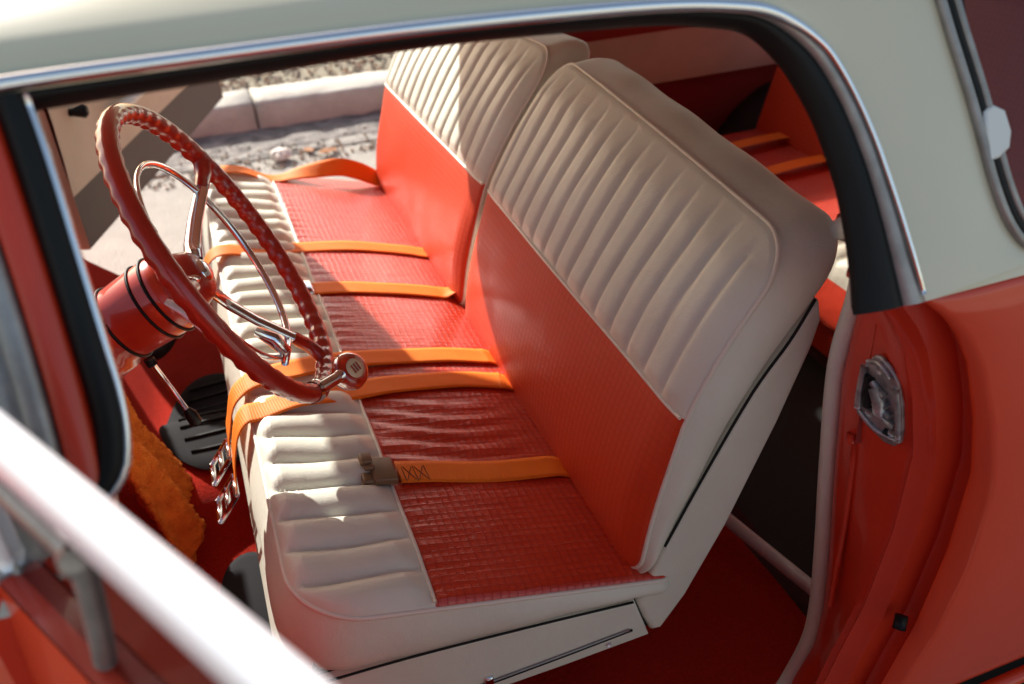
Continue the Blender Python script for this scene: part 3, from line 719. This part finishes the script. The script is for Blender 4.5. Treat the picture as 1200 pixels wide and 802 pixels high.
    bb = [(x-.0185, z) for x, z in ((-.486, 1.338), (-.481, 1.25), (-.479, 1.18), (-.480, 1.12), (-.485, 1.06))]
    MB().grid([[T(G(x-d, z, o)) for d, o in ((0, -.03), (0, -.006), (.003, .001), (.013, .003), (.019, .001), (.021, -.004), (.024, -.03))] for x, z in resample(bb, 16)]).build('windscreen_post', 'paint_jamb', car)
    MB().grid([[T(G(x-d, z, o)) for d, o in ((.022, -.02), (.022, .0), (.028, .003), (.038, -.001), (.041, -.006), (.046, .001), (.060, .002), (.064, -.004), (.068, .0), (.078, -.002), (.090, -.008), (.092, -.03))] for x, z in resample(bb, 16)]).build('post_trim', 'chrome_dull', car)
    # glass of the wraparound windscreen, side return
    MB().grid([[T(G(-.60, z, -.02)), T((-.80, .10+.3*(1.34-z), z-.0)), T((-.93+.25*(z-1.08), .35, z)), T((-1.0+.42*(z-1.08), CY, z))] for z in (1.07, 1.2, 1.33)]).build('windscreen', 'glass', car)
# roof skin: loft across the car
ROOFX = [-.565, -.50, -.25, 0, .3, .8, 1.3, 1.8, 2.0, 2.08]
def front_edge(y): return -.64-.035*(1-((y-CY)/.83)**2)
rows = []
yy_ = [(-.099, 1.3455), (-.094, 1.356), (-.078, 1.367), (-.05, 1.380), (0, 1.394), (.08, 1.407), (.2, 1.418), (.4, 1.427), (.73, 1.431)]
yy_ = yy_+[(2*CY-a, b) for a, b in yy_[-2::-1]]
for i, x in enumerate(ROOFX):
    r = []
    for y, z in yy_:
        dz = 0
        if i == 0: dz = -.030*(z-1.34)/.09
        if x > 1.9: dz = -.02
        xx = x if i else front_edge(y)
        if i == 1: xx = -.50-.03*(1-((y-CY)/.83)**2)
        r.append((xx, y, z+dz))
    rows.append(r)
MB().grid(rows).build('roof', 'paint_cream', car)
# rail face from drip moulding up to the roof edge
for T in (lambda p: p, mir):
    MB().grid([[T((x, -.0995, 1.3385)), T((x, -.1005, 1.343)), T((x, -.099, 1.3455))] for x in (-.565, 0, .18, 1.0, 2.08)]).build('roof_rail', 'paint_cream', car)
MB().grid([[(front_edge(y)+.02 if k == 0 else x, y, z-.028) for y, z in [(-.06, 1.372)]+[(a, b-.008) for a, b in yy_[3:-3]]+[(2*CY+.06, 1.372)]] for k, x in enumerate((-.56, -.3, .3, 1.2, 2.05))]).build('headliner', 'headliner', car)
# header rail across the windscreen top
MB().tube([(front_edge(y)+.012, y, z-.042) for y, z in [(-.09, 1.36)]+yy_[3:-3]+[(2*CY+.09, 1.36)]], .013, 10).build('windscreen_header', 'paint_red', car)

# ---------------------------------------------------------------- striker plate on the jamb
def JP(s, z, out):     # s across the jamb, 0 at windlace, 1 at rib
    xo = interp(OE, z); xw = interp(WL, z)
    p0 = np.array((xw-.016, -.085, z)); p1 = np.array((xo-.030, -.155, z)); p = p0+(p1-p0)*s
    t = p1-p0; t /= np.linalg.norm(t); nn = np.cross(t, (0, 0, 1.)); nn = nn if nn[0] < 0 else -nn
    return tuple(p+nn*out)
JPs = lambda a, b, o: JP(.12+1.02*a, .912+(b-.916)*.80, o)
outl = [(.42, .985), (.30, .980), (.16, .962), (.10, .945), (.06, .905), (.04, .880), (.10, .868), (.25, .862), (.40, .852), (.55, .846), (.70, .848), (.80, .860), (.84, .885), (.84, .93), (.78, .962), (.62, .982)]
def plate(outl, h, name, m, inset=.0):
    c = np.mean(outl, 0); rows = []
    for k, (sc, o) in enumerate(((1, .0), (1, h*.8), (.96, h), (.6, h), (.0, h))):
        rows.append([JPs(c[0]+(a-c[0])*sc, c[1]+(b-c[1])*sc, o) for a, b in outl])
    return MB().grid(rows, closed_v=True).build(name, m, stk_parent)
stk_parent = car
sp_ = plate([(a, b) for a, b in outl], .004, 'striker_plate', 'zinc')
stk_parent = sp_
mb = MB()
# raised teeth and rim of the striker
for pts, r in (([(.14, .955), (.12, .92), (.11, .885)], .0040), ([(.78, .955), (.80, .92), (.78, .87)], .0035), ([(.2, .965), (.45, .976), (.7, .966)], .0028), ([(.12, .880), (.4, .862), (.78, .862)], .0028)):
    mb.tube([JPs(a, b, .006) for a, b in smooth_path([(p[0], p[1], 0) for p in pts], 5) for a, b in [(a, b)]] if False else [JPs(p[0], p[1], .006) for p in smooth_path([(q[0], q[1], 0) for q in pts], 5)], r, 8)
for k in range(4): mb.tube([JPs(.32+.03*k, .938-.015*k, .006), JPs(.58+.05*k, .930-.014*k, .008)], .0042, 7)
mb.tube([JPs(.40, .935, .008), JPs(.52, .920, .011), JPs(.50, .900, .008)], .007, 8)
mb.build('striker_teeth', 'zinc', sp_)
for a, b in ((.46, .965), (.68, .872), (.30, .885)): MB().tube([JPs(a, b, .003), JPs(a, b, .0065)], .0048, 12).build('screw', 'zinc', sp_)
MB().tube([JPs(.26, .945, .0048), JPs(.25, .918, .0048), JPs(.27, .895, .0048)], .0055, 8).build('latch_slot', 'black', sp_)
MB().tube([JPs(.55, .868, .0052), JPs(.62, .868, .0052)], .004, 6).build('latch_slot', 'black', sp_)
mb = MB(); mb.tube([JP(.12, .842, .001), JP(.13, .836, .003), JP(.13, .83, .001)], .005, 10)
mb.build('bumper_stud', 'paint_jamb', car)
mb = MB(); mb.tube([JP(.18, .833, .0), JP(.2, .80, .001), JP(.2, .70, .001), JP(.18, .55, .001)], .0035, 8); mb.build('jamb_bead', 'paint_jamb', car)
mb = MB(); mb.tube([(.235, -.203, .648), (.228, -.210, .635)], .0075, 10); mb.build('jamb_plug', 'rubber', car)

# white brace rod behind the front seat
MB().tube([(.235, .50, .395), (.31, .20, .38), (.36, .0, .372)], .0115, 12).build('seat_brace', 'white_metal', car)

# ---------------------------------------------------------------- rear compartment
def Mrc(a, b, c): return (.76+b, a, .585+.05*b*0+c)
def hr_(a, b):
    if b < .10: return .01+pleat(a, .055, .009*min(1, max(0, (.10-b)/.02)), 2.4)
    return .012+.002*math.sin(a*8)
rc = Pad(.10, 1.36, 0, .50, {0: .05, 1: .05, 2: .02, 3: .02}, .03, hr_, Mrc)
rs = MB().prism([(.78, .56), (.78, .36), (1.2, .36), (1.2, .56)], .12, 1.34).build('rear_seat', 'red_vinyl', car, smooth=False)
rc.top(0, .10, 200, 14, 'pleated_border', 'cream_dull', rs); rc.top(.10, .50, 80, 20, 'cushion_insert', 'red_woven', rs)
rc.skirt(lambda a, b: .12, 'cushion_side', 'red_vinyl', rs)
MB().tube([rc.P(a, .10, .001) for a in np.linspace(.104, 1.356, 60)], .004, 8).build('piping', 'piping', rs)
def Mrb(a, b, c): return (1.07+.30*b-c, a, .60+b)
rbk = Pad(.10, 1.36, -.03, .45, {0: .03, 1: .03, 2: .06, 3: .06}, .03, lambda a, b: .01, Mrb)
rbk.top(-.03, .45, 80, 30, 'backrest', 'red_woven_back', rs); rbk.skirt(lambda a, b: .09, 'backrest_side', 'red_vinyl', rs)
for y_ in (1.02, 1.2):
    belt_m = MB().grid([[(x, y_+s*.022+.06*(x-.8), .607+.012*math.sin((x-.8)*9)) for s in (-1, 1)] for x in np.linspace(.79, 1.1, 14)], uv=[[(s*.022, x) for s in (-1, 1)] for x in np.linspace(.79, 1.1, 14)])
    belt_m.build('rear_belt', 'belt', rs, uv=True)
for far, T in ((False, lambda p: p), (True, mir)):
    MB().grid([[T((x, -.10+.02*(z > .7), z)) for x in (.27, .5, 1.0, 1.6, 2.3)] for z in (.34, .55, .70)]).build('side_trim', 'dark_red', car)
    MB().grid([[T((x, -.075-.03*(z > .8), z)) for x in (.24, .5, 1.0, 1.6, 2.3)] for z in (.70, .76, .82, .835)]).build('arm_panel', 'cream_dull', car)
    MB().grid([[T((x, y, z)) for x in (.21, .5, 1.0, 1.6, 2.3)] for y, z in ((-.105, .835), (-.10, 1.0), (-.125, 1.06), (-.20, 1.10), (-.215, 1.105))]).build('upper_trim', 'dark_red', car)
    MB().grid([[T((.17-.0*z+.05*(1.34-z)-.06, gy_(z)+.05, z)), T((.19+.02, gy_(z)+.035, z)), T((.235, gy_(z)+.02, z))] for z in (1.10, 1.2, 1.33)]).build('pillar_trim', 'dark_red', car)
MB().grid([[(x, y, .44) for y in (-.1, .7, 1.56)] for x in (1.2, 1.8, 2.36)]).build('cargo_floor', 'carpet', car)
MB().grid([[(x, y, z) for y in (-.16, -.1, .7, 1.56, 1.62)] for x, z in ((.31, .343), (.5, .30), (.78, .30), (.79, .44), (1.2, .44))]).build('rear_floor', 'carpet_shaded', car)
MB().grid([[(-1.0, -.2, .33), (-1.0, 1.66, .33)], [(2.36, -.2, .33), (2.36, 1.66, .33)]]).build('underbody', 'black', car)
# wheels of the car
def wheel_(x, y, s):
    w = bpy.data.objects.new('x', None)
    rows = [[(x+r*math.cos(t), y+o*s, .33+r*math.sin(t)) for t in np.linspace(0, 2*math.pi, 40, endpoint=False)] for r, o in ((.19, .0), (.24, -.02), (.29, -.02), (.325, .0), (.33, .03), (.33, .13), (.31, .16))]
    t_ = MB().grid(rows, closed_v=True).build('wheel', 'tyre', car)
    MB().grid([[(x+r*math.cos(t), y+o*s, .33+r*math.sin(t)) for t in np.linspace(0, 2*math.pi, 32, endpoint=False)] for r, o in ((0.001, -.03), (.08, -.028), (.13, -.01), (.17, -.015), (.192, .0))], closed_v=True).build('hubcap', 'chrome', t_)
for x in (-1.55, 1.35):
    wheel_(x, -.12, 1); wheel_(x, 2*CY+.12, -1)

# ---------------------------------------------------------------- doors
def door(hx, hy, dx, dy, T, near):
    zb = .36 if near else .445
    d = np.array((dx, dy, 0.)); d /= np.linalg.norm(d); inn = np.array((-d[1], d[0], 0.))   # inner side normal
    if inn[0] < 0: inn = -inn
    def D(u, w, z): return tuple(np.array((hx, hy, 0))+d*u+inn*w+np.array((0, 0, z)))
    Ld = 1.06 if near else 1.29
    us = np.linspace(.02, Ld, 14)
    outer = MB().grid([[D(u, -.012-.02*math.sin(math.pi*min(1, (z-.3)/.8)), z) for z in (zb, zb+.04, .6, .7, .85, 1.0, 1.06, 1.085)] for u in us])
    dr = outer.build('driver_door' if near else 'passenger_door', 'paint_red', car)
    inz = (.40, .44, .62, .80, .95, 1.04, 1.075)
    lo = MB().grid([[D(u, .055, z) for z in (zb+.005, zb+.03, .53, .60)] for u in us]).build('kick_strip', 'door_lower', dr)
    up = MB().grid([[D(u, .058+.010*math.sin((z-.6)*7), z) for z in (.60, .61, .7, .8, .9, 1.0, 1.075)] for u in us]).build('trim_panel', 'door_trim' if not near else 'red_vinyl', dr)
    MB().grid([[D(u, -.012, z0), D(u, .06, z0)] for u, z0 in [(.02, 1.08)]+[(u, 1.083) for u in us]]).build('belt_rail', 'paint_jamb' if near else 'door_trim', dr)
    for u0 in (.02, Ld): MB().grid([[D(u0, -.03, z), D(u0, .02, z), D(u0, .058, z)] for z in (zb+.005, .6, .85, 1.08)]).build('door_edge', 'paint_jamb' if near else 'door_trim', dr)
    MB().grid([[D(u, -.02, zb+.002), D(u, .056, zb+.006)] for u in us]).build('bottom_edge', 'rubber_grey', dr)
    # window frame: wide satin bar along the top, uprights, vent divider
    fr = MB()
    fw = 0 if near else .018; top = [D(.005, fw, 1.085), D(.012, fw, 1.16), D(.028, fw, 1.212), D(.06, fw, 1.232), D(.12, fw, 1.2335), D(.4, fw, 1.2335), D(.8, fw, 1.23), D(.93, fw, 1.222), D(1.0, fw, 1.17), D(1.03, fw, 1.085)]
    fr.tube(smooth_path(top, 6), .0112 if near else .010, 12, flat=1.25)
    fr.build('window_frame', 'chrome_soft', dr)
    vf = MB(); vf.tube(smooth_path([D(.03, 0, 1.186), D(.08, 0, 1.187), D(.13, 0, 1.187), D(.160, 0, 1.187), D(.163, 0, 1.182), D(.158, 0, 1.165), D(.142, 0, 1.12), D(.128, 0, 1.085)], 4), .0065, 10); vf.tube([D(.160, 0, 1.176), D(.160, 0, 1.182), D(.161, 0, 1.189), D(.161, 0, 1.195)], [.004, .0095, .0095, .004], 12); vf.build('vent_frame', 'chrome_dull', dr)
    MB().grid([[D(u, 0, 1.08), D(u, 0, 1.23)] for u in ((.02, 1.0) if near else (.03, .15))]).build('vent_glass', 'glass_door' if near else 'glass', dr)
    if not near: MB().tube([D(0.117, .05, 0.790), D(0.117, .075, 0.790), D(0.117+.01, .10, 0.790), D(0.117+.012, .108, 0.790)], [.012, .010, .019, .012], 12).build('door_knob', 'rubber', dr)
    hd = MB(); hd.tube([D(.42, .075, .80), D(.42, .10, .80)], .012, 12); hd.tube([D(.42, .10, .80), D(.46, .105, .77), D(.49, .105, .76)], .006, 8); hd.build('window_crank', 'chrome', dr)
    ar = MB(); ar.tube([D(.3, .09, .72), D(.32, .10, .725), D(.6, .10, .74), D(.62, .09, .74)], .022, 10, flat=.7); ar.build('armrest', 'cream' if not near else 'red_vinyl', dr)
    return dr, D
dn, Dn = door(-.57, -.21, .489, -.872, None, True)
df, Df = door(-.80, 1.70, .357, .934, .45, False)

# ================================================================== loose things
# orange terry towel hanging over the front of the foot well
rows = []
for i, s_ in enumerate(np.linspace(0, 1, 70)):
    row = []
    for t in np.linspace(0, 1, 44):
        w = .12+.02*s_
        x = -.640+.03*s_+(t-.5)*.0+.055*s_**2+.012*math.sin(t*14+s_*5)*(.3+s_)
        y = .62+(t-.5)*(.20+.04*s_)+.01*math.sin(s_*11)
        z = .70-.30*s_-.05*math.sin(math.pi*t)*s_*-.5+.012*math.sin(t*9+s_*6)-.035*abs(t-.5)*s_
        fz = .0022*math.sin(i*2.7+t*190)+rng.normal(0, .0016)
        row.append((x+fz, y+rng.normal(0, .0008), z))
    rows.append(row)
mb = MB().grid(rows)
tw = mb.build('towel', 'towel', None)
sm = tw.modifiers.new('t', 'SOLIDIFY'); sm.thickness = .008
tag(tw, 'fluffy orange terry towel hanging into the driver foot well', 'towel')

# ================================================================== the setting
def flat(name, x0, x1, y0, y1, z, m, nx=2, ny=2, amp=0):
    g = [[(x, y, z+(rng.normal(0, amp) if amp else 0)) for y in np.linspace(y0, y1, ny)] for x in np.linspace(x0, x1, nx)]
    return tag(MB().grid(g).build(name, m, None), kind='structure')
flat('ground', -120, 120, -120, 120, -.02, 'dirt')
flat('road', -60, 60, -8, 3.5, 0, 'asphalt', 2, 2)
# worn gutter with rubble, shadow tone put into its material
gx_ = np.linspace(-5, 6, 500); gy2 = np.linspace(3.38, 3.84, 22)
noise = rng.normal(0, 1, (500, 22))
for _ in range(2): noise = (noise+np.roll(noise, 1, 0)+np.roll(noise, -1, 0)+np.roll(noise, 1, 1))/4*1.5
tag(MB().grid([[(x, y, .006+.0045*noise[i, j]*(1 if 0 < j else 0)-.012*math.exp(-((y-3.47)/.02)**2)) for j, y in enumerate(gy2)] for i, x in enumerate(gx_)]).build('gutter', 'gutter', None), kind='structure')
for nm, x0, x1 in (('kerb', -8, -.13), ('kerb', -.118, 2.9), ('kerb', 2.912, 9)):
    xs_ = np.linspace(x0, x1, 60)
    pr = [(3.80, -.05), (3.795, .07), (3.80, .118), (3.808, .130), (3.825, .137), (3.92, .140), (4.04, .140), (4.05, .13), (4.05, .03)]
    g = [[(x, y-.05*x+rng.normal(0, .002)+.004*math.sin(x*5), z+rng.normal(0, .002)) for y, z in pr] for x in xs_]
    mb = MB().grid(g); k = len(pr); mb.f.append(tuple(range(k))); mb.f.append(tuple(len(mb.v)-k+j for j in range(k))[::-1])
    tag(mb.build(nm, 'concrete', None), kind='structure')
flat('verge', -12, 14, 3.98, 9, .112, 'dirt', 200, 60, .007)
def stones(name, n, fn, m='stones'):
    mb = MB(); base_ = np.array([(1, 0, 0), (-1, 0, 0), (0, 1, 0), (0, -1, 0), (0, 0, 1), (0, 0, -1)], float)
    fs = [(0, 2, 4), (2, 1, 4), (1, 3, 4), (3, 0, 4), (2, 0, 5), (1, 2, 5), (3, 1, 5), (0, 3, 5)]
    for _ in range(n):
        x, y, z, r = fn(); v = base_*(r*(.5+rng.random((6, 3))*.7)); a = rng.random()*6.28
        c, s_ = math.cos(a), math.sin(a); v = v@np.array([[c, s_, 0], [-s_, c, 0], [0, 0, .7]]); mb.add(v+np.array([x, y, z]), fs)
    o = mb.build(name, m, None, smooth=False); return o
tag(stones('gravel', 5200, lambda: (rng.uniform(-2.5, 3.5), 4.03+abs(rng.normal(0, .6)), .125, rng.uniform(.004, .022))), 'brown and white gravel and leaf litter on the verge behind the kerb', 'gravel', kind='stuff')
tag(stones('rubble', 1300, lambda: (rng.uniform(-1.6, 2.5), 3.22+abs(rng.normal(0, .17)), .008, rng.uniform(.003, .015))), 'loose pale rubble lying in the gutter below the kerb', 'rubble', kind='stuff')
def leaf(x, y, z, r, rot, m, name, label, cat, group=None):
    rows = []
    for i, s_ in enumerate(np.linspace(-1, 1, 9)):
        w = .55*(1-s_*s_)**.6+.02
        rows.append([(r*(s_*math.cos(rot)-t*w*math.sin(rot)), r*(s_*math.sin(rot)+t*w*math.cos(rot)), r*(.25*abs(t)*(1-s_*s_)+.2*s_*s_+.06*math.sin(s_*7))) for t in np.linspace(-1, 1, 5)])
    o = MB().grid(rows).build(name, m, None); so = o.modifiers.new('t', 'SOLIDIFY'); so.thickness = .0015
    o.location = (x, y, z); tag(o, label, cat, group); return o
leaf(.13, 3.30, .012, .045, .3, 'leaf', 'dry_leaf', 'orange-brown dry leaf lying on the road just beyond the far end of the seat', 'leaf')
leaf(.05, 3.36, .012, .034, 2.0, 'leaf', 'dry_leaf', 'small curled brown leaf left of the larger orange leaf in the gutter', 'leaf')
def crumple(x, y, z, r, m, name, label, cat):
    rows = []
    for i in range(14):
        ph = math.pi*i/13; rows.append([((1+rng.uniform(-.35, .25))*r*math.sin(ph)*math.cos(t), (1+rng.uniform(-.35, .25))*r*math.sin(ph)*math.sin(t), .6*r*math.cos(ph)) for t in np.linspace(0, 2*math.pi, 16, endpoint=False)])
    o = MB().grid(rows, closed_v=True).build(name, m, None, smooth=False); o.location = (x, y, z); tag(o, label, cat); return o
crumple(-.08, 3.33, .03, .045, 'paper', 'crumpled_paper', 'crumpled white paper scrap lying in the gutter by the kerb', 'litter')

# ================================================================== light, sky, camera
S = Vector((.33, -1.0, -.66)).normalized()         # direction the sunlight travels
sun = bpy.data.lights.new('sun', 'SUN'); sun.energy = 5.0; sun.angle = R(.55); sun.color = (1, .955, .88)
so = bpy.data.objects.new('sun', sun); COL.objects.link(so); so.rotation_euler = S.to_track_quat('-Z', 'Y').to_euler(); so.location = (0, 6, 6)
w = bpy.data.worlds.new('World'); scene.world = w; w.use_nodes = True; nt = w.node_tree
sky = nt.nodes.new('ShaderNodeTexSky'); sky.sky_type = 'NISHITA'; sky.sun_disc = False
el = math.asin(-S.z); az_ = math.atan2(-S.x, -S.y)
sky.sun_elevation = el; sky.sun_rotation = az_; sky.air_density = 1.0; sky.dust_density = 2.0
wb = nt.nodes.new('ShaderNodeMix'); wb.data_type = 'RGBA'; wb.blend_type = 'MULTIPLY'; wb.inputs[0].default_value = 1; wb.inputs[7].default_value = (1.12, 1.0, .84, 1)
nt.links.new(sky.outputs[0], wb.inputs[6]); nt.links.new(wb.outputs[2], nt.nodes['Background'].inputs[0]); nt.nodes['Background'].inputs[1].default_value = .125

cam = bpy.data.cameras.new('camera'); co = bpy.data.objects.new('camera', cam); COL.objects.link(co); scene.camera = co
Xc = ((.93566312, .22738368, -.26987255), (-.34988016, .49799358, -.79346473), (-.04602613, .83683873, .54551126))
m4 = Matrix(Xc).to_4x4(); m4.translation = Vector((-.39056315, -.70673703, 1.49287484)); co.matrix_world = m4
cam.sensor_width = 36; cam.lens = 1050/1200*36; cam.clip_start = .02; cam.clip_end = 600
cam.dof.use_dof = True; cam.dof.focus_distance = 1.12; cam.dof.aperture_fstop = 4.5
scene.render.engine = 'CYCLES'
scene.view_settings.view_transform = 'Standard'; scene.view_settings.look = 'None'
scene.view_settings.exposure = .85; scene.view_settings.gamma = 1
scene.render.resolution_x = 1024; scene.render.resolution_y = 684
